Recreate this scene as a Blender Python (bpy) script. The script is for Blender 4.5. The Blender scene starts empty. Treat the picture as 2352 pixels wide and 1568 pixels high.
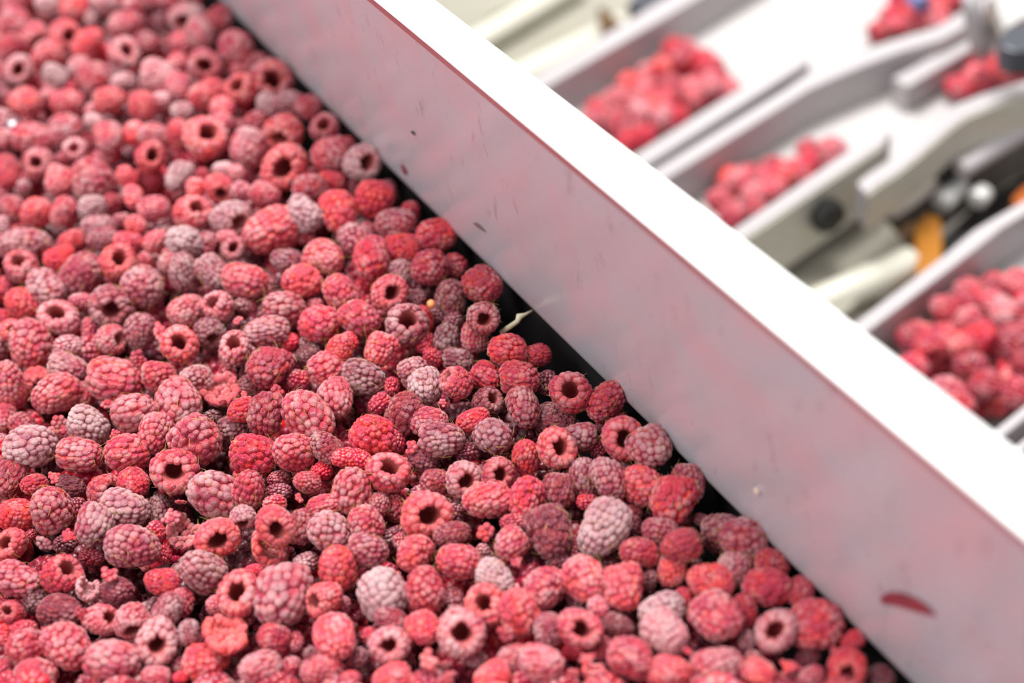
import bpy, bmesh, math, random
import numpy as np
from mathutils import Vector, Matrix

random.seed(7)
rng = np.random.default_rng(7)
SC = bpy.context.scene
COL = SC.collection

# ------------------------------------------------------------------ camera
F = 3000.0; CX, CY = 1176.0, 784.0
P = math.radians(46.2136)
RS, RC = 0.18801, 0.98217
right0 = np.array([1.0, 0, 0]); down0 = -np.array([0, math.sin(P), math.cos(P)])
FW = np.array([0, math.cos(P), -math.sin(P)])
RIGHT = RC * right0 + RS * down0
DOWN = RC * down0 - RS * right0
CAMH = 0.56 * math.sin(P)
CAM = np.array([0, 0, CAMH])


def ray(x, y):
    return FW + RIGHT * ((x - CX) / F) + DOWN * ((y - CY) / F)


def at(x, y, z):
    r = ray(x, y)
    return CAM + r * ((z - CAMH) / r[2])


def pix(p):
    d = np.asarray(p) - CAM
    t = d @ FW
    return CX + F * (d @ RIGHT) / t, CY + F * (d @ DOWN) / t


cd = bpy.data.cameras.new('camera')
cam = bpy.data.objects.new('camera', cd)
COL.objects.link(cam)
m = Matrix(((RIGHT[0], -DOWN[0], -FW[0], CAM[0]), (RIGHT[1], -DOWN[1], -FW[1], CAM[1]),
            (RIGHT[2], -DOWN[2], -FW[2], CAM[2]), (0, 0, 0, 1)))
cam.matrix_world = m
cd.sensor_width = 36.0
cd.lens = 36.0 * F / 2352.0
cd.clip_start = 0.01
cd.dof.use_dof = True
cd.dof.focus_distance = float((at(700, 985, 0.006) - CAM) @ FW)
cd.dof.aperture_fstop = 3.7
cd.dof.aperture_blades = 0
SC.camera = cam

# ------------------------------------------------------------------ world, lamps, exposure
w = bpy.data.worlds.new('hall_light'); SC.world = w; w.use_nodes = True
bg = w.node_tree.nodes['Background']
bg.inputs['Color'].default_value = (0.97, 0.98, 1.0, 1)
bg.inputs['Strength'].default_value = 0.38


def area(name, loc, target, sx, sy, power, col=(1, 1, 1)):
    l = bpy.data.lights.new(name, 'AREA'); l.shape = 'RECTANGLE'; l.size = sx; l.size_y = sy
    l.energy = power; l.color = col
    o = bpy.data.objects.new(name, l); COL.objects.link(o); o.location = loc
    o.rotation_euler = (Vector(target) - Vector(loc)).to_track_quat('-Z', 'Y').to_euler()
    return o


area('ceiling_lamp', (0.12, 1.25, 2.0), (0.05, 0.5, 0), 1.2, 0.7, 60, (1.0, 0.985, 0.96))
area('ceiling_lamp', (-1.3, -0.2, 2.0), (0, 0.4, 0), 1.2, 0.8, 23, (1.0, 0.985, 0.96))
SC.view_settings.view_transform = 'Standard'
SC.view_settings.look = 'None'
SC.view_settings.gamma = 1.0
SC.view_settings.use_curve_mapping = False
SC.view_settings.exposure = 0.66


# ------------------------------------------------------------------ helpers
def lin(c):
    c = np.asarray(c, float) / 255.0
    return np.where(c <= 0.04045, c / 12.92, ((c + 0.055) / 1.055) ** 2.4)


def mat(name, rgb, rough=0.5, metal=0.0, var=0.0, scale=20.0, bump=0.0, coat=0.0, var_rgb=None, spec=0.5):
    """Principled with an optional noise colour variation between rgb and var_rgb, and a fine bump"""
    M = bpy.data.materials.new(name); M.use_nodes = True
    nt = M.node_tree; b = nt.nodes['Principled BSDF']
    c = tuple(lin(rgb)) + (1,)
    b.inputs['Base Color'].default_value = c
    b.inputs['Roughness'].default_value = rough
    b.inputs['Metallic'].default_value = metal
    b.inputs['Coat Weight'].default_value = coat
    b.inputs['Specular IOR Level'].default_value = spec
    if var > 0 or bump > 0:
        tc = nt.nodes.new('ShaderNodeTexCoord')
        n = nt.nodes.new('ShaderNodeTexNoise'); n.inputs['Scale'].default_value = scale; n.inputs['Detail'].default_value = 6
        nt.links.new(tc.outputs['Object'], n.inputs['Vector'])
        if var > 0:
            mx = nt.nodes.new('ShaderNodeMix'); mx.data_type = 'RGBA'
            ramp = nt.nodes.new('ShaderNodeMapRange')
            ramp.inputs['From Min'].default_value = 0.5 - 0.2; ramp.inputs['From Max'].default_value = 0.72
            ramp.inputs['To Max'].default_value = var
            nt.links.new(n.outputs['Fac'], ramp.inputs['Value'])
            nt.links.new(ramp.outputs['Result'], mx.inputs['Factor'])
            mx.inputs['A'].default_value = c
            mx.inputs['B'].default_value = tuple(lin(var_rgb if var_rgb is not None else np.array(rgb) * 0.75)) + (1,)
            nt.links.new(mx.outputs['Result'], b.inputs['Base Color'])
        if bump > 0:
            bp = nt.nodes.new('ShaderNodeBump'); bp.inputs['Strength'].default_value = bump; bp.inputs['Distance'].default_value = 0.001
            nt.links.new(n.outputs['Fac'], bp.inputs['Height'])
            nt.links.new(bp.outputs['Normal'], b.inputs['Normal'])
    return M


def tag(o, label=None, cat=None, group=None, kind=None):
    if label: o['label'] = label
    if cat: o['category'] = cat
    if group: o['group'] = group
    if kind: o['kind'] = kind
    return o


def empty(name, loc=(0, 0, 0)):
    o = bpy.data.objects.new(name, None); COL.objects.link(o); o.location = loc
    o.empty_display_size = 0.01
    return o


def mesh_np(name, V, faces, smooth=True, attrs=None):
    """faces: list of int arrays (k x 3 or k x 4)"""
    me = bpy.data.meshes.new(name)
    V = np.ascontiguousarray(V, np.float32)
    nv = len(V)
    loops = np.concatenate([f.reshape(-1) for f in faces]).astype(np.int32)
    sizes = np.concatenate([np.full(len(f), f.shape[1], np.int32) for f in faces])
    starts = np.concatenate([[0], np.cumsum(sizes)[:-1]]).astype(np.int32)
    me.vertices.add(nv); me.vertices.foreach_set('co', V.reshape(-1))
    me.loops.add(len(loops)); me.loops.foreach_set('vertex_index', loops)
    me.polygons.add(len(sizes)); me.polygons.foreach_set('loop_start', starts)
    me.polygons.foreach_set('loop_total', sizes)
    if smooth:
        me.polygons.foreach_set('use_smooth', np.ones(len(sizes), bool))
    for an, av in (attrs or {}).items():
        a = me.attributes.new(an, 'FLOAT_COLOR', 'POINT')
        a.data.foreach_set('color', np.ascontiguousarray(av, np.float32).reshape(-1))
    me.update(calc_edges=True)
    me.validate()
    return me


def obj(name, me, material=None, parent=None):
    if isinstance(me, bmesh.types.BMesh):
        bm = me; me = bpy.data.meshes.new(name); bm.normal_update(); bm.to_mesh(me); bm.free()
    o = bpy.data.objects.new(name, me); COL.objects.link(o)
    if material: me.materials.append(material)
    if parent: o.parent = parent
    return o


def prism(bm, poly, drop, bevel=0.0, seg=2):
    """vertical prism: top polygon (list of xyz) going down by drop"""
    top = [bm.verts.new(p) for p in poly]
    bot = [bm.verts.new((p[0], p[1], p[2] - drop)) for p in poly]
    n = len(poly)
    fs = [bm.faces.new(top), bm.faces.new(bot[::-1])]
    for i in range(n):
        fs.append(bm.faces.new((top[i], bot[i], bot[(i + 1) % n], top[(i + 1) % n])))
    bmesh.ops.recalc_face_normals(bm, faces=fs)
    if bevel > 0:
        es = list({e for f in fs for e in f.edges})
        bmesh.ops.bevel(bm, geom=es, offset=bevel, segments=seg, affect='EDGES', profile=0.5)


def strip(bm, la, lb, drop):
    """ribbon solid between two equally long point lists, extruded down"""
    n = len(la)
    a = [bm.verts.new(p) for p in la]; b = [bm.verts.new(p) for p in lb]
    a2 = [bm.verts.new((p[0], p[1], p[2] - drop)) for p in la]; b2 = [bm.verts.new((p[0], p[1], p[2] - drop)) for p in lb]
    fs = []
    for i in range(n - 1):
        fs += [bm.faces.new((a[i], a[i + 1], b[i + 1], b[i])), bm.faces.new((a2[i + 1], a2[i], b2[i], b2[i + 1])),
               bm.faces.new((a[i + 1], a[i], a2[i], a2[i + 1])), bm.faces.new((b[i], b[i + 1], b2[i + 1], b2[i]))]
    fs += [bm.faces.new((a[0], b[0], b2[0], a2[0])), bm.faces.new((a[-1], a2[-1], b2[-1], b[-1]))]
    bmesh.ops.recalc_face_normals(bm, faces=fs)


def tube(bm, pts, rad, seg=10, cap=True):
    pts = [Vector(p) for p in pts]
    if not hasattr(rad, '__len__'): rad = [rad] * len(pts)
    rings = []
    ref = Vector((0.3, 0.2, 0.93)).normalized()
    for i, p in enumerate(pts):
        d = (pts[min(i + 1, len(pts) - 1)] - pts[max(i - 1, 0)]).normalized()
        u = d.cross(ref)
        if u.length < 0.1: u = d.cross(Vector((1, 0, 0)))
        u.normalize(); v = d.cross(u)
        rings.append([bm.verts.new(p + (u * math.cos(2 * math.pi * k / seg) + v * math.sin(2 * math.pi * k / seg)) * rad[i]) for k in range(seg)])
    fs = []
    for i in range(len(rings) - 1):
        for k in range(seg):
            fs.append(bm.faces.new((rings[i][k], rings[i][(k + 1) % seg], rings[i + 1][(k + 1) % seg], rings[i + 1][k])))
    if cap:
        fs.append(bm.faces.new(rings[0][::-1])); fs.append(bm.faces.new(rings[-1]))
    for f in fs: f.smooth = True
    bmesh.ops.recalc_face_normals(bm, faces=fs)


# ------------------------------------------------------------------ the tray wall and its folded rim
A0 = at(501, 0, 0); B0 = at(2090, 1568, 0)
WD = (B0 - A0) / np.linalg.norm(B0 - A0)                  # along the wall, towards the viewer
WN = np.array([-WD[1], WD[0], 0.0])                       # outward, to the lanes
if WN[0] < 0: WN = -WN


def onwall(x, y):
    r = ray(x, y)
    return CAM + r * (((A0 - CAM) @ WN) / (r @ WN))


RIM_Z = float(np.mean([onwall(x, 0.823 * (x - 844))[2] for x in (900, 1300, 1700, 2100, 2300)]))
S0, S1 = -0.55, 1.05 + 0.25                               # extent along the wall
BED_BOTTOM = -0.075


def wpt(s, o, z):
    q = A0 + WD * s + WN * o
    if z > .06: z += RIM_Z * (.027 + .046 * s)             # the rim climbs slightly against the bed
    return (q[0], q[1], z)


def steel_wall():
    M = bpy.data.materials.new('dull_tray_wall'); M.use_nodes = True
    nt = M.node_tree; b = nt.nodes['Principled BSDF']; N = nt.nodes.new; L = nt.links.new
    tc = N('ShaderNodeTexCoord')
    n1 = N('ShaderNodeTexNoise'); n1.inputs['Scale'].default_value = 34; n1.inputs['Detail'].default_value = 3; n1.inputs['Roughness'].default_value = 0.45
    L(tc.outputs['Object'], n1.inputs['Vector'])
    r1 = N('ShaderNodeMapRange'); r1.inputs['From Min'].default_value = 0.40; r1.inputs['From Max'].default_value = 0.68; r1.inputs['To Max'].default_value = 0.75
    L(n1.outputs['Fac'], r1.inputs['Value'])
    mx = N('ShaderNodeMix'); mx.data_type = 'RGBA'
    mx.inputs['A'].default_value = tuple(lin((200, 199, 207))) + (1,)
    mx.inputs['B'].default_value = tuple(lin((212, 188, 194))) + (1,)  # pink blotches painted as the berries' blurred reflections
    L(r1.outputs['Result'], mx.inputs['Factor'])
    # fine dark specks and scratches of dried juice
    mp = N('ShaderNodeMapping'); mp.inputs['Scale'].default_value = (160, 160, 60); mp.inputs['Rotation'].default_value = (0.3, 0.5, 0.4)
    L(tc.outputs['Object'], mp.inputs['Vector'])
    n2 = N('ShaderNodeTexNoise'); n2.inputs['Scale'].default_value = 1.0; n2.inputs['Detail'].default_value = 5; n2.inputs['Roughness'].default_value = 0.62
    L(mp.outputs['Vector'], n2.inputs['Vector'])
    r2 = N('ShaderNodeMapRange'); r2.inputs['From Min'].default_value = 0.60; r2.inputs['From Max'].default_value = 0.75; r2.inputs['To Max'].default_value = 0.5
    L(n2.outputs['Fac'], r2.inputs['Value'])
    mx2 = N('ShaderNodeMix'); mx2.data_type = 'RGBA'
    mx2.inputs['B'].default_value = tuple(lin((150, 120, 124))) + (1,)
    L(mx.outputs['Result'], mx2.inputs['A']); L(r2.outputs['Result'], mx2.inputs['Factor'])
    L(mx2.outputs['Result'], b.inputs['Base Color'])
    b.inputs['Roughness'].default_value = 0.25
    b.inputs['Metallic'].default_value = 0.22
    bp = N('ShaderNodeBump'); bp.inputs['Strength'].default_value = 0.12; bp.inputs['Distance'].default_value = 0.0008
    L(n2.outputs['Fac'], bp.inputs['Height']); L(bp.outputs['Normal'], b.inputs['Normal'])
    return M


M_wall = steel_wall()
M_rim = mat('white_rim', (244, 244, 243), 0.35, 0.0, var=0.25, scale=30, var_rgb=(232, 233, 233))
M_lip = mat('reflection_red_lip', (192, 118, 124), 0.35, 0.35, var=0.9, scale=9, var_rgb=(208, 160, 162))  # the berries' red reflection is put into the lip's colour
M_pan = mat('dark_belt', (40, 33, 35), 0.95, 0.0, var=0.3, scale=15)

tray = tag(empty('berry_tray', wpt(0.3, -0.15, BED_BOTTOM)),
           'long grey-pink tray wall with a white folded rim running beside the raspberry bed', 'tray')
T0 = Vector(tray.location)


def tpart(name, bm, material):
    o = obj(name, bm, material, tray)
    o.matrix_parent_inverse = Matrix.Translation(-T0)
    return o


LIP = 0.0068
bm = bmesh.new()
RB = 0.009
foot = [(0.0, RIM_Z - LIP), (0.0, 0.004)] + [(RB * (1 - math.cos(a)), 0.0032 - RB * math.sin(a)) for a in np.linspace(0, 1.45, 12)]
back_ = [(o + .0016, z) for o, z in foot]
va = [[bm.verts.new(wpt(S, o, z)) for o, z in foot] for S in (S0, S1)]; vb = [[bm.verts.new(wpt(S, o, z)) for o, z in back_] for S in (S0, S1)]
fs = []
for q in range(len(foot) - 1):
    fs.append(bm.faces.new((va[0][q], va[1][q], va[1][q + 1], va[0][q + 1]))); fs.append(bm.faces.new((vb[0][q + 1], vb[1][q + 1], vb[1][q], vb[0][q])))
fs.append(bm.faces.new((va[0][0], vb[0][0], vb[1][0], va[1][0])))
for f in fs[3:-1]: f.smooth = True
bmesh.ops.recalc_face_normals(bm, faces=fs)
tpart('side_wall', bm, M_wall)
bm = bmesh.new()
prism(bm, [wpt(S0, .008, -.004), wpt(S1, .008, -.004), wpt(S1, .012, -.004), wpt(S0, .012, -.004)], -.004 - BED_BOTTOM)  # dark strip added as the shade in the gap at the wall's foot
tpart('gap_shade_strip', bm, mat('gap_shade_tone', (26, 22, 24), .8))['label'] = 'dark strip painted as shade under the wall sheet'
# slanting underside of the rim, facing the berries (the red of their reflection is painted on), then the bright edge bead and the flat white cap
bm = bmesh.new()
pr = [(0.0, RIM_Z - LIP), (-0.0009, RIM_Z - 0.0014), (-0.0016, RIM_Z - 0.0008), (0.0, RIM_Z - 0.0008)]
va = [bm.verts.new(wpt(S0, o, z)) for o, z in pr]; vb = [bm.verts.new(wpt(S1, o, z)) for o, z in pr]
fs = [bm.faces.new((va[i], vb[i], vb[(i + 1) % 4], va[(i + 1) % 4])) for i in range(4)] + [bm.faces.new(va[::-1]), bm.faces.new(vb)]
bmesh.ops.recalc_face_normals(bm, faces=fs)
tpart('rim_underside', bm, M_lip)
bm = bmesh.new()
RW = 0.0174
prof = [(-0.0016, RIM_Z - 0.0008), (-0.0018, RIM_Z - 0.0003), (-0.0014, RIM_Z + 0.0002), (0.001, RIM_Z + 0.0005), (RW - 0.002, RIM_Z + 0.0005), (RW - 0.0005, RIM_Z), (RW, RIM_Z - 0.001),
        (RW, RIM_Z - 0.022), (RW - 0.0014, RIM_Z - 0.022), (RW - 0.0014, RIM_Z - 0.0012), (0.001, RIM_Z - 0.0012)]
va = [bm.verts.new(wpt(S0, o, z)) for o, z in prof]; vb = [bm.verts.new(wpt(S1, o, z)) for o, z in prof]
k = len(prof)
fs = [bm.faces.new((va[i], vb[i], vb[(i + 1) % k], va[(i + 1) % k])) for i in range(k)] + [bm.faces.new(va[::-1]), bm.faces.new(vb)]
bmesh.ops.recalc_face_normals(bm, faces=fs)
tpart('rim_cap', bm, M_rim)
bm = bmesh.new()
prism(bm, [wpt(S0, 0.016, BED_BOTTOM), wpt(S1, 0.016, BED_BOTTOM), wpt(S1, -0.75, BED_BOTTOM), wpt(S0, -0.75, BED_BOTTOM)], 0.003)
tpart('tray_floor', bm, M_pan)


def wall_mark(name, px, py, pts, thick, material, label):
    """a thin smear or speck lying on the wall surface, drawn by (pixel offset) outline points"""
    poly = [onwall(px + a, py + b) - WN * 0.0002 for a, b in pts]
    b_ = bmesh.new()
    f = [b_.verts.new(p) for p in poly]; g = [b_.verts.new(p - WN * thick) for p in poly]
    n_ = len(f)
    fs_ = [b_.faces.new(f), b_.faces.new(g[::-1])] + [b_.faces.new((f[i], g[i], g[(i + 1) % n_], f[(i + 1) % n_])) for i in range(n_)]
    bmesh.ops.recalc_face_normals(b_, faces=fs_)
    bmesh.ops.bevel(b_, geom=list(b_.edges), offset=thick * 0.4, segments=2, affect='EDGES')
    o = tpart(name, b_, material)
    if label: o['label'] = label
    return o


M_juice = mat('dried_juice', (150, 62, 74), 0.35, 0.0, var=0.6, scale=90, var_rgb=(112, 62, 70))
M_speck = mat('brown_speck', (70, 52, 40), 0.8)
M_pulp = mat('pale_pulp', (222, 205, 190), 0.7)
wall_mark('juice_smear', 2088, 1392, [(-64, -22), (-42, -35), (-10, -33), (20, -20), (46, -3), (66, 20), (40, 16), (5, 6), (-25, -4), (-55, -8)], 0.0008, M_juice, 'dark red juice smear')
wall_mark('speck', 950, 304, [(-4, -4), (-1, -5), (4, 1), (6, 6), (2, 4), (-3, -1)], 0.0006, M_speck, 'tiny brown speck')
wall_mark('pulp_crumb', 1742, 1126, [(-8, -9), (-2, -10), (4, -2), (7, 6), (1, 8), (-4, 1)], 0.0012, M_pulp, 'pale pulp crumb')
wall_mark('juice_drop', 931, 390, [(-8, -14), (-3, -12), (4, 0), (6, 9), (1, 9), (-4, 0)], 0.0008, M_juice, 'small red juice drop')
wall_mark('dirt_streak', 1098, 520, [(-10, -10), (0, -9), (12, 2), (20, 12), (8, 7), (-4, -2)], 0.0003, mat('grey_dirt', (128, 104, 106), 0.6), 'grey dirt streak')

# ------------------------------------------------------------------ raspberry meshes
PROFILE = np.array([(0, .50), (.11, .495), (.22, .468), (.32, .415), (.40, .335), (.455, .235), (.475, .12), (.495, -.02), (.49, -.15), (.455, -.265), (.395, -.345),
                    (.32, -.385), (.255, -.375), (.215, -.31), (.195, -.2), (.175, -.05), (.145, .1), (.095, .22), (0, .27)], float)


def profile_fn(taper, seedv):
    r = PROFILE.copy()
    r[:, 0] *= 1 - taper * np.clip(r[:, 1] + .1, 0, 1)
    d = np.sqrt((np.diff(r, axis=0) ** 2).sum(1)); s = np.concatenate([[0], np.cumsum(d)])
    return r, s


def deform(V, ph, amt):
    """slow lumpiness of the whole berry"""
    x, y, z = V[:, 0], V[:, 1], V[:, 2]
    q = V.copy()
    q[:, 0] += amt * (np.sin(5 * y + ph[0]) * .6 + np.sin(4 * z + ph[1]))
    q[:, 1] += amt * (np.sin(5 * x + ph[2]) * .6 + np.sin(4 * z + ph[3]))
    q[:, 2] += amt * .7 * np.sin(4.5 * x + ph[4])
    q[:, 0] *= 1 + ph[5] * .02
    return q


def dome_unit(rings, seg, maxang):
    v = [(0, 0, 1)]; h = [1.0]
    for i in range(1, rings + 1):
        a = maxang * i / rings
        for k in range(seg):
            b = 2 * math.pi * (k + .5 * (i % 2)) / seg
            v.append((math.sin(a) * math.cos(b), math.sin(a) * math.sin(b), math.cos(a))); h.append(max(0, math.cos(a)))
    tri = [(0, 1 + k, 1 + (k + 1) % seg) for k in range(seg)]
    for i in range(rings - 1):
        o1 = 1 + i * seg; o2 = o1 + seg
        for k in range(seg):
            k2 = (k + 1) % seg
            if i % 2 == 0:
                tri += [(o1 + k, o2 + k, o1 + k2), (o1 + k2, o2 + k, o2 + k2)]
            else:
                tri += [(o1 + k, o2 + k, o2 + k2), (o1 + k, o2 + k2, o1 + k2)]
    return np.array(v), np.array(h), np.array(tri)


DOME_HI = dome_unit(5, 14, 1.75)
DOME_MID = dome_unit(3, 9, 1.7)
DOME_LO = dome_unit(2, 7, 1.6)


def berry_arrays(seed, dome, d=0.185, taper=0.1, lump=0.02, a0=0.0, a1=2 * math.pi, jitter=1.0):
    """drupelets (V, tris, attr), core (V, quads, attr), hair roots"""
    g = np.random.default_rng(seed)
    prof, s = profile_fn(taper, seed)
    ph = g.uniform(0, 6.28, 6)
    full = (a1 - a0) > 6.2
    cent, nrm, tanu, sz, rim = [], [], [], [], []
    s_rim = s[11]
    smax = s[10] - .04
    done = False
    s_end = s[10] - .05; n_rows = max(3, int(round((s_end - d * .12) / (d * .86)))); step = (s_end - d * .12) / n_rows
    row = 0; sc = d * .12
    while not done:
        last = sc >= smax
        if last: sc = s[10] + .72 * (s[11] - s[10]); done = True
        R = np.interp(sc, s, prof[:, 0]); Z = np.interp(sc, s, prof[:, 1])
        e = .02
        dR = np.interp(sc + e, s, prof[:, 0]) - np.interp(max(sc - e, 0), s, prof[:, 0]); dZ = np.interp(sc + e, s, prof[:, 1]) - np.interp(max(sc - e, 0), s, prof[:, 1])
        ln = math.hypot(dR, dZ); tr, tz = dR / ln, dZ / ln
        nr, nz = -tz, tr                      # outward normal for a curve going from the tip down
        n_ = max(1, int(round((a1 - a0) * R / (d * .98)))) if R > .05 else 1
        off = g.uniform(0, 6.28) if full else 0
        for k in range(n_):
            a = a0 + (a1 - a0) * (k + .5 * (row % 2) + .25) / n_ + g.normal(0, .17) * d / max(R, .1) * jitter + off
            ss = sc + g.normal(0, .15) * d * jitter
            R2 = np.interp(np.clip(ss, 0, s[12]), s, prof[:, 0]); Z2 = np.interp(np.clip(ss, 0, s[12]), s, prof[:, 1])
            ca, sa = math.cos(a), math.sin(a)
            cent.append((R2 * ca, R2 * sa, Z2)); nrm.append((nr * ca, nr * sa, nz)); tanu.append((-sa, ca, 0))
            rm = 1.0 if last else 0.0
            grow = g.uniform(.80, 1.16)
            sz.append((d * .66 * grow * (1 + .06 * rm), d * .65 * grow if not last else .125 * g.uniform(.85, 1.15), d * (.50 if not last else .46) * g.uniform(.8, 1.2)))
            rim.append(rm)
        row += 1
        sc += step
    cent = np.array(cent); nrm = np.array(nrm); tanu = np.array(tanu); sz = np.array(sz); rim = np.array(rim)
    cent = deform(cent, ph, lump) - nrm * (sz[:, 2:3] * .40)
    bi = np.cross(nrm, tanu)
    UV, UH, UT = dome
    V = (cent[:, None, :] + UV[None, :, 0:1] * (tanu * sz[:, 0:1])[:, None, :] + UV[None, :, 1:2] * (bi * sz[:, 1:2])[:, None, :]
         + UV[None, :, 2:3] * (nrm * sz[:, 2:3])[:, None, :])
    nd, nv = V.shape[:2]
    T = (UT[None] + (np.arange(nd) * nv)[:, None, None]).reshape(-1, 3)
    rnd = g.uniform(0, 1, nd)
    att = np.stack([np.repeat(rnd, nv), np.tile(UH, nd), np.repeat(rim, nv), np.ones(nd * nv)], 1)
    # core: the surface the drupelets sit on, and the hollow inside
    hi = dome is DOME_HI
    cp = prof.copy(); cp[:12] *= .93; cp[:1, 0] = 0
    if not hi: cp = cp[::2]
    ns = 28 if hi else (14 if dome is DOME_MID else 9)
    nsteps = ns if full else ns
    ang = a0 + (a1 - a0) * np.arange(nsteps + (0 if full else 1)) / ns
    if not full:                              # a torn shell: closed outline (outside then inside)
        pass
    CV = np.array([[(r_ * math.cos(a), r_ * math.sin(a), z_) for a in ang] for r_, z_ in cp])
    npv, na = CV.shape[:2]
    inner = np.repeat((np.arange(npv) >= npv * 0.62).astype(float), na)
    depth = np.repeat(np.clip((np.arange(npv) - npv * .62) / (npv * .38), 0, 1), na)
    CV = deform(CV.reshape(-1, 3), ph, lump)
    Q = []
    for i in range(npv - 1):
        for k_ in range(na if full else na - 1):
            k2 = (k_ + 1) % na
            Q.append((i * na + k_, (i + 1) * na + k_, (i + 1) * na + k2, i * na + k2))
    if not full:                              # close the two torn sides
        for k_, rev in ((0, False), (na - 1, True)):
            half = npv // 2
            for i in range(half):
                j = npv - 1 - i
                if j - 1 <= i + 1: break
                q = (i * na + k_, j * na + k_, (j - 1) * na + k_, (i + 1) * na + k_)
                Q.append(q[::-1] if rev else q)
    catt = np.stack([np.full(len(CV), .5), 1 - depth, inner, np.ones(len(CV))], 1)
    hairs = [(cent[i] + nrm[i] * sz[i, 2] * .6 + tanu[i] * sz[i, 0] * .6 * g.choice([-1, 1]), nrm[i], tanu[i], bi[i]) for i in g.permutation(nd)[:52] if rim[i] < .9]
    return dict(V=V.reshape(-1, 3), T=T, A=att, CV=CV, Q=np.array(Q), CA=catt, hairs=hairs, g=g)


def hair_mesh(name, hairs, g):
    V, T = [], []
    for c, n, t, b in hairs:
        d1 = n * .32 + t * g.normal(0, .8) + b * g.normal(0, .8); d1 /= np.linalg.norm(d1)
        bend = t * g.normal(0, 1) + b * g.normal(0, 1); bend /= np.linalg.norm(bend) + 1e-6
        Lh = g.uniform(.10, .22); rad = .0055
        pts = [c + d1 * Lh * q + (bend * .75 - n * .25) * Lh * q * q for q in (0, .4, .75, 1.0)]
        s1 = np.cross(d1, bend); s1 /= np.linalg.norm(s1) + 1e-6; s2 = np.cross(d1, s1)
        o = len(V)
        for i, p in enumerate(pts):
            rr = rad * (1 - .5 * i / 3)
            for k_ in range(3):
                a = 2.094 * k_
                V.append(p + (s1 * math.cos(a) + s2 * math.sin(a)) * rr)
        for i in range(3):
            for k_ in range(3):
                k2 = (k_ + 1) % 3
                T.append((o + i * 3 + k_, o + i * 3 + k2, o + i * 3 + 3 + k2, o + i * 3 + 3 + k_))
    return mesh_np(name, np.array(V), [np.array(T)], True)


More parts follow.
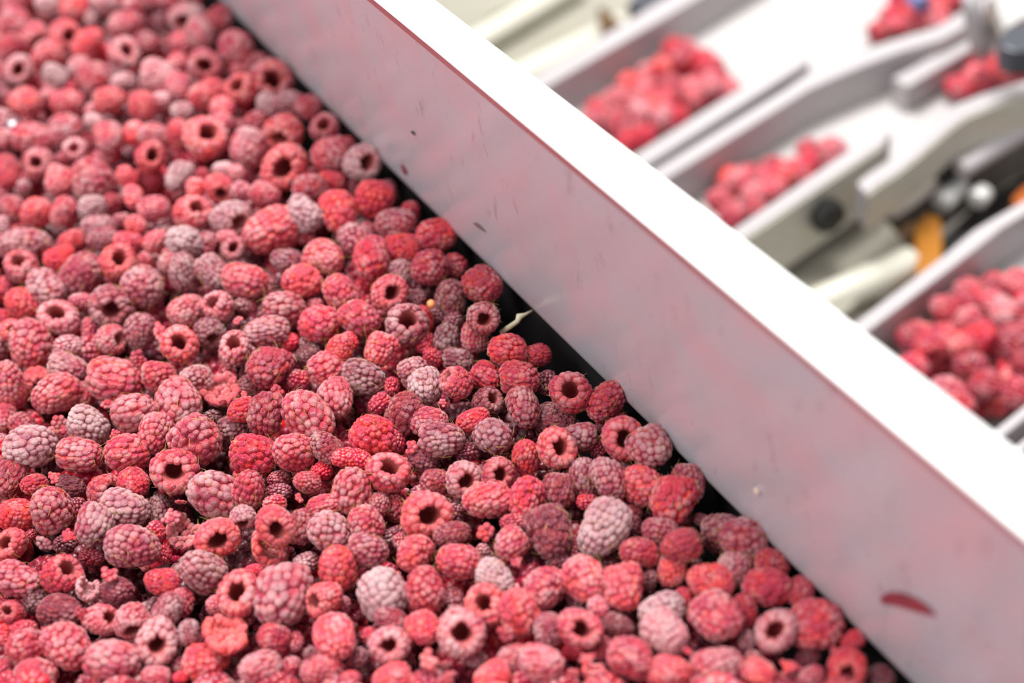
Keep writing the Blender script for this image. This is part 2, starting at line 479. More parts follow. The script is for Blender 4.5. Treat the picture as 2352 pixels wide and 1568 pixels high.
def raspberry_material(name, from_attr, core=False):
    M = bpy.data.materials.new(name); M.use_nodes = True
    nt = M.node_tree; b = nt.nodes['Principled BSDF']; N = nt.nodes.new; L = nt.links.new

    def math_(op, a, c, clamp=False):
        n_ = N('ShaderNodeMath'); n_.operation = op; n_.use_clamp = clamp
        for i, v in enumerate((a, c)):
            if isinstance(v, (int, float)): n_.inputs[i].default_value = v
            else: L(v, n_.inputs[i])
        return n_.outputs[0]

    def mixc(f, a, c):
        n_ = N('ShaderNodeMix'); n_.data_type = 'RGBA'
        for k_, v in (('Factor', f), ('A', a), ('B', c)):
            if isinstance(v, (int, float)): n_.inputs[k_].default_value = v
            elif isinstance(v, tuple): n_.inputs[k_].default_value = v
            else: L(v, n_.inputs[k_])
        return n_.outputs['Result']
    tc = N('ShaderNodeTexCoord')
    if from_attr:
        ta = N('ShaderNodeAttribute'); ta.attribute_name = 'tone'
        tone, frost = ta.outputs['Color'], ta.outputs['Alpha']
        vec = tc.outputs['Object']; sc_ = 1.0 / 0.019
        off = None
    else:
        oi = N('ShaderNodeObjectInfo')
        tone, frost = oi.outputs['Color'], oi.outputs['Alpha']
        va_ = N('ShaderNodeVectorMath'); va_.operation = 'ADD'
        cb = N('ShaderNodeCombineXYZ')
        rr = math_('MULTIPLY', oi.outputs['Random'], 37.0)
        L(rr, cb.inputs[0]); L(rr, cb.inputs[1])
        L(tc.outputs['Object'], va_.inputs[0]); L(cb.outputs[0], va_.inputs[1])
        vec = va_.outputs[0]; sc_ = 1.0
    da = N('ShaderNodeAttribute'); da.attribute_name = 'drupelet'
    sp = N('ShaderNodeSeparateColor'); L(da.outputs['Color'], sp.inputs[0])
    rnd, hgt, rim = sp.outputs[0], sp.outputs[1], sp.outputs[2]
    n1 = N('ShaderNodeTexNoise'); n1.inputs['Scale'].default_value = 1.9 * sc_; n1.inputs['Detail'].default_value = 2; L(vec, n1.inputs['Vector'])
    n2 = N('ShaderNodeTexNoise'); n2.inputs['Scale'].default_value = 24 * sc_; n2.inputs['Detail'].default_value = 4; n2.inputs['Roughness'].default_value = .65; L(vec, n2.inputs['Vector'])
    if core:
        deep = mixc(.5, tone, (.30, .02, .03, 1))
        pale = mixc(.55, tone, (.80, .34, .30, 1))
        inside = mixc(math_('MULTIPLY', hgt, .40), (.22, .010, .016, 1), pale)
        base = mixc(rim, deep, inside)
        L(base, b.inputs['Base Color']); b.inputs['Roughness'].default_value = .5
    else:
        hs = N('ShaderNodeHueSaturation'); L(tone, hs.inputs['Color'])
        L(math_('ADD', .486, math_('MULTIPLY', rnd, .016)), hs.inputs['Hue'])
        L(math_('ADD', .80, math_('MULTIPLY', rnd, .4)), hs.inputs['Value'])
        hs.inputs['Saturation'].default_value = 1.05
        flesh = mixc(math_('MULTIPLY', rim, .25), hs.outputs['Color'], (.80, .28, .27, 1))
        # frost lies on the drupelet tops in patches, less in the creases
        f1 = math_('MULTIPLY', math_('SUBTRACT', n1.outputs['Fac'], .5), 3.4)
        f2 = math_('MULTIPLY', math_('SUBTRACT', n2.outputs['Fac'], .5), 1.0)
        f3 = math_('MULTIPLY', math_('SUBTRACT', rnd, .5), .35)
        f4 = math_('MULTIPLY', math_('SUBTRACT', hgt, .62), 1.7)
        f = math_('ADD', math_('ADD', f1, f2), math_('ADD', f3, f4))
        fm = math_('MULTIPLY', math_('ADD', math_('MULTIPLY', f, .55), math_('SUBTRACT', math_('MULTIPLY', frost, 1.05), .36), True), .78, True)
        base = mixc(fm, flesh, (.60, .43, .43, 1))
        # grains of ice
        n3 = N('ShaderNodeTexNoise'); n3.inputs['Scale'].default_value = 62 * sc_; n3.inputs['Detail'].default_value = 2; L(vec, n3.inputs['Vector'])
        gr = N('ShaderNodeMapRange'); gr.inputs['From Min'].default_value = .60; gr.inputs['From Max'].default_value = .72; L(n3.outputs['Fac'], gr.inputs['Value'])
        base = mixc(math_('MULTIPLY', gr.outputs['Result'], math_('ADD', .16, math_('MULTIPLY', fm, .5))), base, (.86, .74, .74, 1))
        L(base, b.inputs['Base Color'])
        L(math_('ADD', .20, math_('MULTIPLY', fm, .36)), b.inputs['Roughness'])
        bp = N('ShaderNodeBump'); bp.inputs['Strength'].default_value = .42; bp.inputs['Distance'].default_value = .02 if not from_attr else .0004
        L(n2.outputs['Fac'], bp.inputs['Height']); L(bp.outputs['Normal'], b.inputs['Normal'])
        b.inputs['Subsurface Weight'].default_value = 0.0
        b.inputs['Specular IOR Level'].default_value = .6; b.inputs['Sheen Weight'].default_value = .22; b.inputs['Sheen Tint'].default_value = (1, .8, .8, 1)
        b.inputs['Sheen Roughness'].default_value = .5
    return M


M_drup = raspberry_material('raspberry_skin', False)
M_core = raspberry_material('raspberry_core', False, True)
M_drup_bed = raspberry_material('raspberry_skin_bed', True)
M_hair = mat('golden_hair', (206, 168, 84), .6)

TAPERS = [.0, .20, .10, .30, -.05, .15, .06, .24]
LUMPS = [.026, .036, .050, .034, .040, .056, .030, .046]
DS = [.172, .165, .184, .160, .176, .168, .190, .156]
WHOLE = []
for i in range(8):
    a = berry_arrays(100 + i, DOME_HI, DS[i], TAPERS[i], LUMPS[i])
    WHOLE.append((mesh_np('drupelets', a['V'], [a['T']], True, {'drupelet': a['A']}), mesh_np('core', a['CV'], [a['Q']], True, {'drupelet': a['CA']}),
                  hair_mesh('styles', a['hairs'], a['g'])))
TORN = []
for i, (s0_, s1_) in enumerate(((0, 3.3), (0, 4.3), (0, 2.6))):
    a = berry_arrays(200 + i, DOME_HI, .2, .1, .04, s0_, s1_)
    V = a['V']; nd = len(V) // len(DOME_HI[0])
    ctr = V.reshape(nd, -1, 3).mean(1)
    axis_pt = ctr * np.array([0, 0, 1.0])
    inw = axis_pt - ctr; inw[:, 2] -= .15; inw /= np.linalg.norm(inw, axis=1, keepdims=True) + 1e-6
    t1 = np.cross(inw, (0, 0, 1.0)); t1 /= np.linalg.norm(t1, axis=1, keepdims=True) + 1e-6; t2 = np.cross(inw, t1)
    g2 = np.random.default_rng(900 + i)
    UV, UH, UT = DOME_HI
    k_ = g2.uniform(.11, .135, (nd, 1, 1))
    V2 = (ctr + inw * .05)[:, None] + UV[None, :, :1] * t1[:, None] * k_ + UV[None, :, 1:2] * t2[:, None] * k_ * 1.15 + UV[None, :, 2:] * inw[:, None] * .13
    T2 = (UT[None] + (np.arange(nd) * len(UV))[:, None, None]).reshape(-1, 3)
    A2 = np.stack([np.repeat(g2.uniform(.5, 1, nd), len(UV)), np.tile(UH, nd), np.full(nd * len(UV), 1.0), np.ones(nd * len(UV))], 1)
    TORN.append((mesh_np('drupelets', V, [a['T']], True, {'drupelet': a['A']}), mesh_np('torn_inside', V2.reshape(-1, 3), [T2], True, {'drupelet': A2}),
                 hair_mesh('styles', a['hairs'][:16], a['g'])))


def crumb_mesh(seed):
    """a broken-off scrap: a small bent patch of drupelets"""
    g = np.random.default_rng(seed)
    UV, UH, UT = DOME_HI
    V, T, A = [], [], []
    cells = [(0, 0), (1, .1), (-.9, .2), (.5, .85), (-.45, .9), (.45, -.85), (-.5, -.8), (1.45, .9), (-1.5, -.5), (1.5, -.8), (2.0, .1), (0, 1.7), (-1.9, .6)][:g.integers(6, 14)]
    for c, r_ in cells:
        x, y = c * .23 + g.normal(0, .035), r_ * .23 + g.normal(0, .035)
        z = -.45 * x * x - .3 * y * y
        ctr = np.array([x, y, z]); n_ = np.array([.9 * x, .6 * y, 1.0]); n_ /= np.linalg.norm(n_)
        t_ = np.cross(n_, (0, 1, 0)); t_ /= np.linalg.norm(t_); b_ = np.cross(n_, t_)
        full = UV.copy()
        for sgn in (1, -1):
            vv = ctr + full[:, :1] * t_ * .165 + full[:, 1:2] * b_ * .155 + full[:, 2:] * n_ * (.13 if sgn > 0 else -.11)
            o = sum(len(q) for q in V)
            V.append(vv); T.append((UT if sgn > 0 else UT[:, ::-1]) + o)
            rr = g.uniform()
            A.append(np.stack([np.full(len(vv), rr), UH, np.full(len(vv), .25 if sgn > 0 else 1.0), np.ones(len(vv))], 1))
    return mesh_np('drupelets', np.concatenate(V), [np.concatenate(T)], True, {'drupelet': np.concatenate(A)})


CRUMBS = [crumb_mesh(300 + i) for i in range(5)]

# ------------------------------------------------------------------ what the photograph shows, crop by crop
# each block: origin of a 5.8725x crop, then berries: centre x, y, width, height (crop pixels), pose, colours [, where its hole is]
# pose: S on its side, T tip towards the eye, H hollow towards the eye, X torn shell, B scrap; small b = lies lower, behind others
CROPS = '''
@0 0
150 80 340 330 S MP;610 50 300 300 S GF;960 120 380 370 S OR;1400 50 350 330 S GP;1790 80 300 280 S PF;2010 60 300 260 Sb M;240 300 390 370 S PF
1230 270 210 200 Sb F;640 250 230 220 Sb M;1720 330 480 330 S PM;880 470 480 400 H PO 930 480;1220 580 430 400 S OP;160 650 400 420 S MP;650 720 380 360 S PO
1690 720 400 420 H PG 1690 670;2010 620 330 330 Sb M;260 930 370 390 H PG 250 930;440 1070 300 330 Sb M;720 1020 330 320 S GF;1080 920 340 340 S PG;1300 1030 420 420 S MR
1640 1120 380 260 S FG;2180 1040 500 480 S PG;1450 1370 420 360 S OM;380 1400 390 380 S OP;880 1390 430 360 S PO;70 1350 260 330 Sb M;1930 1400 330 360 S OP
2140 1390 280 300 S PG;2180 300 290 320 Sb D;690 1310 250 250 Sb P;1240 1490 210 190 S PG
@400 0
210 230 430 470 H PG 130 290;640 270 400 400 S MR;380 470 410 400 S PF;140 590 300 320 S PM;840 650 480 490 S PM;60 850 280 280 S PM;430 880 480 440 H PM 365 900
1140 900 340 420 Sb MD;1490 990 590 560 H MO 1490 1000;50 1180 320 420 S PM;430 1290 490 440 S OP;920 1220 430 400 H OR 850 1180;840 980 250 250 Sb M;1500 1380 400 320 S FM
1260 1400 320 330 S FG;1860 1420 330 330 S MR;680 1460 330 300 S PO;90 1500 290 260 S FG;2040 1550 240 230 Sb M
@0 267
400 300 560 430 S PM;60 330 260 260 S PF;60 470 210 210 Sb F;900 180 430 350 S PF;1280 60 260 180 S GP;1480 330 400 470 S PM;1020 440 350 290 H PG 1000 425
850 590 260 260 Sb M;1810 210 290 330 S OP;2060 280 420 350 S PF;560 620 400 400 H PM 490 620;1240 830 640 600 T MP;790 900 400 420 S PO;1500 560 340 190 Sb MR
1700 790 270 290 S OP;2020 560 430 400 H OR 2060 570;2040 850 330 340 Sb MR;50 800 420 500 S MP;320 960 230 250 Sb FM;170 1270 350 370 S MP;490 1270 360 390 S OP
870 1260 410 390 S PM;1220 1240 360 320 S GF;1500 1180 270 320 Sb M;1800 1110 270 300 S PO;2100 1240 420 330 S PF;1360 1480 420 340 S FM;1650 1440 220 240 Sb M
1860 1480 260 260 S OP;20 1500 220 280 S FG;480 800 260 240 Sb PF
@400 267
70 220 320 400 S OP;440 330 580 640 H OP 470 220;690 70 270 240 S PG;880 140 220 260 Sb M;1000 460 480 500 S PF;1500 210 560 430 H OM 1440 290;2050 160 450 340 H MP 2030 110
1500 660 620 580 H OP 1470 690;2070 520 470 480 S PM;60 840 330 470 S GF;210 720 180 220 Sb M;640 710 310 200 S GP;850 750 220 220 S PG;290 1000 270 300 S OP
610 960 420 400 H OP 600 1030;940 1020 280 280 S FP;1250 1060 420 350 S PM;1800 980 470 370 S MP;2170 890 370 310 Sb R;240 1330 470 470 H OP 310 1240;740 1370 530 460 H FG 860 1440
1240 1560 720 660 S PO;1780 1340 510 460 S GF;2220 1320 470 540 S OR;360 800 180 170 Sb MP
@800 267
70 390 260 260 Sb MR;260 590 500 500 H GM 340 590;330 1090 520 510 S RO;600 980 270 360 Sb D;830 1280 300 280 Sb RD;670 1440 500 400 S MF;1150 1590 500 440 S RO;110 920 250 240 Sb D;290 1540 240 220 Sb M
@0 534
390 170 620 480 S FP;950 120 410 320 S RO;1350 90 420 330 S FM;1760 120 420 260 S PR;2120 100 300 320 S PO;280 470 460 380 H PF 250 380;770 360 420 380 S RO;1120 520 540 540 S FR
1590 420 480 440 H OP 1610 350;1960 390 260 300 Sb P;650 760 470 500 S FP;290 930 400 430 S OR;60 800 250 420 Sb RM;1950 760 600 540 T FP;1470 990 540 560 H FM 1510 1050
1060 920 300 240 S FP;1130 1110 260 340 Sb FM;800 1180 540 480 H PG 740 1070;60 1140 240 220 Sb R;1890 1290 420 480 S FM;1240 1330 300 330 Sb MP;1470 1440 500 330 H PF 1600 1430
150 1310 330 300 H OP 180 1310;390 1540 580 560 S PM;890 1530 360 260 S FP;2140 1330 280 330 B PO;2330 430 330 330 S FP;2180 1440 210 240 Sb FD
@400 534
110 140 500 420 S GF;120 500 380 480 S FM;440 190 280 340 Sb MF;690 60 340 180 S PG;790 240 400 300 H FR 790 200;1790 60 280 190 Sb M;1490 380 400 330 S FD;2060 370 570 490 S PO
1690 680 500 480 S PO;2240 790 460 520 S PM;550 570 430 510 S FM;990 640 580 480 S PM;950 1000 330 250 Sb MD;1450 1040 610 460 S MP;2000 1230 530 530 S PR;210 1030 470 490 S PF
630 1020 430 430 H PF 510 970;460 1340 420 400 H DF 510 1440;1200 1350 620 470 S FM;820 1570 450 420 H PF 800 1490;1570 1470 260 260 Sb R;1810 1500 300 220 Sb DF;2230 1540 400 380 S RO
90 1490 500 480 H OP 60 1480;760 1260 170 250 Sb D;860 1180 160 200 B P;300 500 170 240 Sb M;1910 970 260 180 Sb M
@800 534
330 380 510 540 S RP;690 190 480 420 S RO;1090 500 460 500 T MR;1420 420 310 320 Sb RD;560 810 570 440 H PM 600 810;720 560 330 330 Sb F;1370 850 470 460 S DM;1850 720 500 500 S MR
1840 1150 560 370 H MD 1840 1170;170 1190 530 500 S PM;760 1240 540 570 H FM 810 1180;980 1160 290 430 Sb RO;1220 1130 300 250 Sb D;1420 1190 280 260 Sb DF;1710 1360 420 390 S PF;1340 1420 360 420 Sb DF
430 1600 430 470 S PO;1030 1510 260 300 Sb MR;2110 1600 560 480 S RO;930 900 220 240 Sb D;30 1480 220 260 S RO
@0 801
130 450 480 620 S PM;500 420 350 420 Hb OP 520 480;720 640 620 550 S PM;950 260 560 390 S FM;1600 400 700 600 S PM;1140 640 290 370 Sb MP;780 90 240 240 Sb FG;1310 250 170 200 Sb PF
1880 170 290 280 B PR;2190 370 430 420 S PM;1850 850 600 520 S PF;1240 1040 560 530 S FG;800 990 370 240 B RP;1450 740 230 160 B RP;330 1040 330 330 Sb M;60 960 320 400 Sb MP
20 1280 160 300 Sb MD;460 1330 640 590 S FG;740 1200 430 300 S PR;1110 1420 620 450 S PM;1680 1430 560 500 S PM;2090 1180 480 570 S PM;1540 1150 140 160 B R;1740 1160 250 160 Sb M
@400 801
260 450 460 460 S FM;620 540 460 680 X RF 500 430;1260 280 570 550 S MR;1790 110 330 330 Sb D;2030 290 520 480 S PR;1640 410 300 320 Sb M;1020 520 380 330 Sb DM;940 610 160 120 B O
890 830 380 340 S RO;1240 930 480 580 S MD;1760 860 700 660 S PM;2190 710 540 590 S PF;90 760 640 600 S PF;330 1260 640 640 S PF;820 1070 430 360 S DF;1030 1400 600 520 S RP
1590 1400 560 500 S PM;2040 1300 420 440 S MD;1400 570 420 190 B RM;500 930 320 170 Sb D;720 1270 220 280 Sb D;2270 1470 330 280 S RO
@800 801
470 120 510 420 S PR;250 390 580 500 S DF;900 290 430 400 S FM;1060 520 430 480 S FG;1470 480 430 480 H PM 1330 370;1500 150 440 300 Sb DF;1860 400 420 360 Sb R;1120 100 260 260 Sb RD
750 840 500 520 S MD;410 760 330 300 Sb M;290 1150 560 600 S RO;1130 980 480 420 S FR;1270 730 150 190 B P;1700 950 480 300 S RP;1870 740 480 340 Hb DM 1950 650;1300 1230 620 560 S FD
1640 1190 260 340 Sb F;1980 1200 500 480 S FD;640 1270 260 320 Sb M;840 1330 280 300 B RM;980 1530 390 360 S DF;170 1500 330 290 S RO;1650 1390 340 280 Sb D;590 540 230 260 Sb RD
@1200 801
170 90 420 280 Sb RM;0 400 540 460 S MR;340 430 280 330 Sb DF;660 600 590 530 H MR 650 610;1100 740 490 500 S MR;20 820 450 540 S MF;470 940 560 440 S DF;1250 970 480 320 Sb DR
1330 1190 600 560 H PM 1390 1220;1820 1290 540 560 S FP;460 1350 560 500 H OP 500 1320;740 1190 460 420 S FM;60 1420 400 480 S RO;1560 1430 600 300 H GF 1480 1480;1000 1320 240 260 Sb DR
@0 1034
110 400 400 580 S MD;440 470 380 290 S R;720 350 250 140 B OR;660 770 620 640 S MP;980 490 420 270 Sb D;1380 550 480 450 H RM 1500 560;1830 440 400 400 S RP;1040 830 250 360 Sb DM
170 880 490 460 S RO;1270 1040 520 580 S FM;1740 780 600 500 S FG;2130 780 330 430 Sb DF;170 1290 380 500 H OP 50 1260;600 1260 260 280 B FM;940 1150 190 250 B R;850 1260 300 260 Sb D
1260 1440 360 230 Sb DR;1500 1250 250 360 Sb M;1830 1320 640 600 S FP;2120 1120 280 270 S MR;2290 900 250 280 B PM;2210 1400 220 260 Sb RD;400 1150 160 170 Sb M
@400 1034
0 310 610 600 H PM 0 290;520 570 700 590 S FP;1010 510 450 520 S RM;1390 400 350 230 Sb DR;1770 420 400 300 S PM;1970 290 280 260 Sb R;150 560 1 1 B -;1430 570 340 260 Sb DF;1690 640 250 180 B PO
1330 720 370 230 S PM;920 880 430 290 H FG 920 1000;600 1130 600 580 H OP 610 1220;1370 1000 600 520 H OP 1390 1090;1270 1350 580 440 X OP 1300 1400;1720 990 360 500 S MF;1990 770 460 290 S PM
2060 1100 570 560 S FP;90 1100 360 620 X PG 0 1130;2190 1560 520 580 S OR;1750 1520 370 270 Sb FD;90 700 180 260 B RM
@800 1034
550 320 540 560 H PR 540 230;970 270 420 410 S DF;1150 440 390 360 S MD;1540 370 500 500 H FP 1600 430;1990 310 520 470 H MP 2060 320;1840 660 610 510 S PO;230 960 480 460 S PM;60 520 540 620 S PM
410 780 300 380 Sb MF;640 760 300 360 Sb RD;1030 870 660 680 H OP 1050 930;980 570 420 200 Sb F;1440 850 270 330 Sb DF;1860 1110 330 380 B OP;2200 980 380 270 S M;310 1340 510 420 S FM;650 1150 340 250 Sb D
890 1420 480 470 S OP;1430 1130 470 350 S MD;1450 1480 560 480 S PM;2180 1290 470 440 S PM;1820 1390 250 300 Sb MD;1240 1340 260 240 Sb D;2280 1500 170 160 B P;720 1260 250 240 Sb M
@1200 1034
50 680 480 540 S RP;500 570 480 450 S DR;840 320 430 560 S FM;1170 430 500 560 S FP;1640 440 570 570 S PO;2030 700 620 660 S RO;2350 410 420 520 S MF;390 1130 590 680 S DM;860 690 330 210 Sb RP
1060 1090 670 780 S GF;1480 1060 260 330 Sb D;1830 1080 440 400 S MF;1550 1390 560 350 S MR;2200 1290 520 480 S MR;2000 1570 420 430 S OP;480 1510 260 230 Sb D;1470 820 260 200 Sb DR;690 1330 220 320 Sb DR
@0 1301
260 180 620 460 S PF;810 130 570 450 H RP 860 20;1170 320 280 390 X GP 1150 300;1590 330 560 340 S DM;1480 90 500 230 B PR;2160 200 440 400 S R;500 490 340 340 Sb D;190 620 330 350 H RM 100 600
40 470 170 300 Sb R;860 620 580 460 S DM;1340 740 460 490 H PM 1470 680;1800 690 490 520 H PF 1790 860;1110 620 190 200 B R;610 850 130 150 B R;330 1100 540 520 S PM;920 1120 600 600 S PM
1580 1280 780 600 S PF;2140 1030 560 580 H PG 2120 1060;520 1470 680 420 S PM;350 840 330 240 S MR;20 950 160 420 S RO;2080 1480 440 260 S PF;60 1400 200 300 Sb M;2260 560 380 480 S FM
@400 1301
360 50 640 500 S FP;880 400 520 680 H OP 830 320;1480 420 740 820 S FP;2050 420 430 530 H OP 1890 460;560 500 270 260 S PF;700 900 640 640 X OP 650 850;480 1290 560 540 S OR;190 860 330 360 S FD
1330 940 400 380 S RM;1620 1030 240 300 Sb M;2190 980 500 640 S PO;1120 1380 600 480 S PF;1560 1380 270 280 Sb M;1950 1410 540 460 S PF;1830 1150 250 260 B F;60 1340 260 240 Sb M;1060 60 270 180 S PR
90 520 330 400 S MR;60 1500 190 160 S RP;2280 520 180 330 Sb MF
@800 1301
430 330 710 660 S GF;1080 360 530 540 S RM;2010 170 580 400 S GF;540 690 490 270 S MF;1830 520 620 470 H OP 1830 490;2300 580 520 600 S OP;1540 920 680 680 H PF 1540 900;560 1040 560 480 H PG 550 1040
1030 850 440 470 S OR;1090 1250 380 430 B OP;280 920 240 240 Sb R;550 1510 620 360 S PO;2120 900 330 360 B MR;2200 1240 460 420 S MP;1290 1330 210 200 B P;1370 1500 420 190 B P;1920 1480 580 340 S OP
1740 1240 320 240 Sb F;1420 480 280 360 Sb DM;40 1510 340 220 S MP;160 1250 260 260 Sb D
@1200 1301
280 320 530 540 S PM;850 200 570 580 S PO;1370 300 560 640 S OP;1700 160 240 320 Sb DM;370 820 400 430 S FM;790 830 540 600 H PM 780 850;1040 560 280 300 S FP;1280 800 450 350 S DM;1850 590 600 500 S GF
1960 910 620 600 S GP;1420 1220 600 600 S PM;300 1310 640 560 S PF;890 1240 200 250 B OP;970 1430 440 270 X PO 900 1480;650 1140 280 240 Sb R;2000 1430 650 440 S OP;1090 1060 280 330 Sb M
2230 1130 150 210 B R;700 400 320 300 Sb D;2190 460 260 300 Sb RD;690 1440 230 260 B P
@1600 1034
380 1100 520 530 S DM;730 1110 620 570 S MF;1130 1440 470 400 S RM;540 1560 480 460 S FP;80 930 180 190 Sb D;1900 1750 1 1 B -
@1600 1301
150 190 580 520 S OR;1000 290 620 560 S RP;1440 340 330 450 S MR;300 720 640 620 S PF;680 970 200 320 Sb F;640 560 320 460 S RD;1070 890 580 620 H PG 1040 860;1720 730 650 700 S PM;340 1330 640 560 S PF
2080 1010 330 260 S RM;2060 1380 580 500 H RO 2030 1420;860 1440 500 320 S OP;1260 1340 430 230 B OR;1520 1490 400 260 S MF;1520 1220 330 260 Sb D;800 1220 300 170 Sb MF;1850 1130 160 210 B R;2500 1500 340 340 Sb DF
'''
TONES = {'R': ((194, 26, 38), .10), 'O': ((230, 84, 78), .26), 'P': ((208, 66, 74), .40), 'M': ((160, 30, 44), .26),
         'D': ((104, 20, 34), .18), 'F': ((150, 52, 68), .60), 'G': ((186, 126, 132), .92)}
WORDS = {'R': 'bright red', 'O': 'coral pink', 'P': 'frosty pink', 'M': 'crimson', 'D': 'dark wine-red', 'F': 'mauve frosted', 'G': 'grey-white frosted'}
K = 5.8725
rows = []
ox = oy = 0
for line in CROPS.strip().split('\n'):
    if line[0] == '@':
        ox, oy = map(float, line[1:].split()); continue
    for it in line.split(';'):
        f_ = it.split()
        if f_[5] == '-': continue
        x, y, w_, h_ = (float(v) for v in f_[:4])
        hole = None
        if len(f_) > 6: hole = ((float(f_[6]) - x) / K, (float(f_[7]) - y) / K)
        rows.append(dict(x=ox + x / K, y=oy + y / K, w=w_ / K, h=h_ / K, pose=f_[4][0], back='b' in f_[4], tone=f_[5], hole=hole))

# drop double notes of one berry at crop borders
keep = []
for r in rows:
    dup = False
    for q in keep:
        if math.hypot(r['x'] - q['x'], r['y'] - q['y']) < .30 * min(max(r['w'], r['h']), max(q['w'], q['h'])):
            dup = True
    if not dup: keep.append(r)
print('berries noted', len(rows), 'kept', len(keep))
rows = keep
NB = len(rows)
px = np.array([[r['x'], r['y']] for r in rows]); sz = np.array([math.sqrt(r['w'] * r['h']) for r in rows])
rays = np.array([ray(x, y) for x, y in px])                     # unit depth
isB = np.array([r['pose'] == 'B' for r in rows]); back = np.array([r['back'] for r in rows])
z0 = np.where(back, -.0065, 0.0) + np.where(isB, .004, 0)
dark = np.array([r['tone'][0] == 'D' for r in rows])
z0 -= np.where(dark & ~back, .003, 0)
t0 = (z0 - CAMH) / rays[:, 2]
t = t0.copy()
rad = lambda tt: .5 * sz * tt / F * .93
front = (px[:, 1] * .6 + px[:, 0] * .1) / 1500 - back * 1.5 - dark * .4 + isB * .6 + sz / 400
for it in range(120):
    C = CAM + rays * t[:, None]
    R_ = rad(t)
    D = np.linalg.norm(C[:, None] - C[None], axis=2)
    ov = .90 * (R_[:, None] + R_[None]) - D
    np.fill_diagonal(ov, -1)
    push = np.zeros(NB)
    ii, jj = np.where(np.triu(ov > 0))
    for i, j in zip(ii, jj):
        a, b_ = (i, j) if front[i] > front[j] else (j, i)
        push[a] -= ov[i, j] * .30; push[b_] += ov[i, j] * .30
    t = np.clip(t + np.clip(push, -.002, .002), t0 - .016, t0 + .020)
C = CAM + rays * t[:, None]; R_ = rad(t)
gap = (C - A0) @ WN + R_ * .95                                  # keep clear of the wall
C = C - WN[None] * np.maximum(gap + .0006, 0)[:, None]
for r, c, rr, tt in zip(rows, C, R_, t):
    r['c'] = c; r['R'] = rr; r['t'] = tt


def tone_of(code, g, more=0.0):
    a, fa = TONES[code[0]]; a = lin(a); fr = fa
    if len(code) > 1:
        b_, fb = TONES[code[1]]; a = a * .68 + lin(b_) * .32; fr = fa * .68 + fb * .32
    k_ = g.uniform(.9, 1.1)
    return (float(a[0] * k_), float(a[1] * k_), float(a[2] * k_), float(np.clip(fr + more + g.normal(0, .07), 0, 1)))


def frame_from_axis(axis, spin):
    """matrix (3x3) whose local z is the tip direction"""
    z = np.asarray(axis, float); z /= np.linalg.norm(z)
    ref = np.array([0, 0, 1.0]) if abs(z[2]) < .9 else np.array([1.0, 0, 0])
    x = np.cross(ref, z); x /= np.linalg.norm(x); y = np.cross(z, x)
    c, s = math.cos(spin), math.sin(spin)
    return np.stack([c * x + s * y, -s * x + c * y, z], 1)


def pose_of(r, g):
    tow = (CAM - r['c']); tow /= np.linalg.norm(tow)
    rt = RIGHT - tow * (RIGHT @ tow); rt /= np.linalg.norm(rt)
    dn = np.cross(rt, tow); dn = dn if dn @ DOWN > 0 else -dn
    R = r['R'] / .93
    w_, h_ = r['w'], r['h']
    sw = sl = 2 * R
    spin = g.uniform(0, 6.28)
    if r['pose'] in 'SB':
        ratio = w_ / h_
        if ratio > 1.08: th = g.choice([0, math.pi]) + g.normal(0, .22)
        elif ratio < .92: th = g.choice([.5, -.5]) * math.pi + g.normal(0, .22)
        else: th = g.uniform(0, 6.28)
        tilt = g.uniform(.15, .75)
        ax = (rt * math.cos(th) + dn * math.sin(th)) * math.cos(tilt) + tow * math.sin(tilt)
        e = math.sqrt(max(ratio, 1 / ratio))
        e = min(e, 1.13)
        sl, sw = 2 * R * e * (1 + .12 * math.sin(tilt)), 2 * R / e
    elif r['pose'] == 'T':
        ax = tow + rt * g.normal(0, .25) + dn * g.normal(0, .25)
    else:                                                      # H / X: hollow towards the hole mark
        hx, hy = r['hole'] if r['hole'] else (0, 0)
        px_R = r['R'] / .93 / r['t'] * F
        u, v = hx / px_R, hy / px_R
        q = math.hypot(u, v)
        if q > .85: u, v = u * .85 / q, v * .85 / q
        q = min(q, .85)
        hd = rt * u * 1.15 + dn * v * 1.15 + tow * math.sqrt(max(1 - (q * 1.1) ** 2, .12))
        if r['pose'] == 'X': hd = hd + rt * .2
        ax = -hd
        sl = sw * .92
    Rm = frame_from_axis(ax, spin)
    if r['pose'] == 'X':                                       # turn the missing side of the shell towards the eye
        a_open = .5 * (X_OPEN[r['var'] % 3] + 2 * math.pi)
        hd = dn * .55 + rt * g.normal(0, .3) + tow * .35
        axx = hd / np.linalg.norm(hd)                          # tip direction stays in the picture plane
        zz = axx; xx = tow - zz * (tow @ zz); xx /= np.linalg.norm(xx); yy = np.cross(zz, xx)
        c, s = math.cos(-a_open), math.sin(-a_open)
        Rm = np.stack([c * xx + s * yy, -s * xx + c * yy, zz], 1)
    return Rm, sw / 1.06, sl / 1.0


X_OPEN = [3.3, 4.3, 2.6]


def add_parts(root, meshes, col, hairs=True):
    torn = meshes[1].name.startswith('torn')
    names = ('drupelets', 'torn_inside' if torn else 'core', 'styles')
    for nm, me, mt in zip(names, meshes, (M_drup, M_drup if torn else M_core, M_hair)):
        if nm == 'styles' and not hairs: continue
        o = bpy.data.objects.new(nm, me); COL.objects.link(o); o.parent = root
        if not me.materials: me.materials.append(mt)
        o.color = col
        if nm != 'core': o['kind'] = 'stuff'


whole = [i for i in range(NB) if rows[i]['pose'] != 'B']
whole.sort(key=lambda i: -sz[i])
single = set(whole[:300]); rest = whole[300:]
used = {}


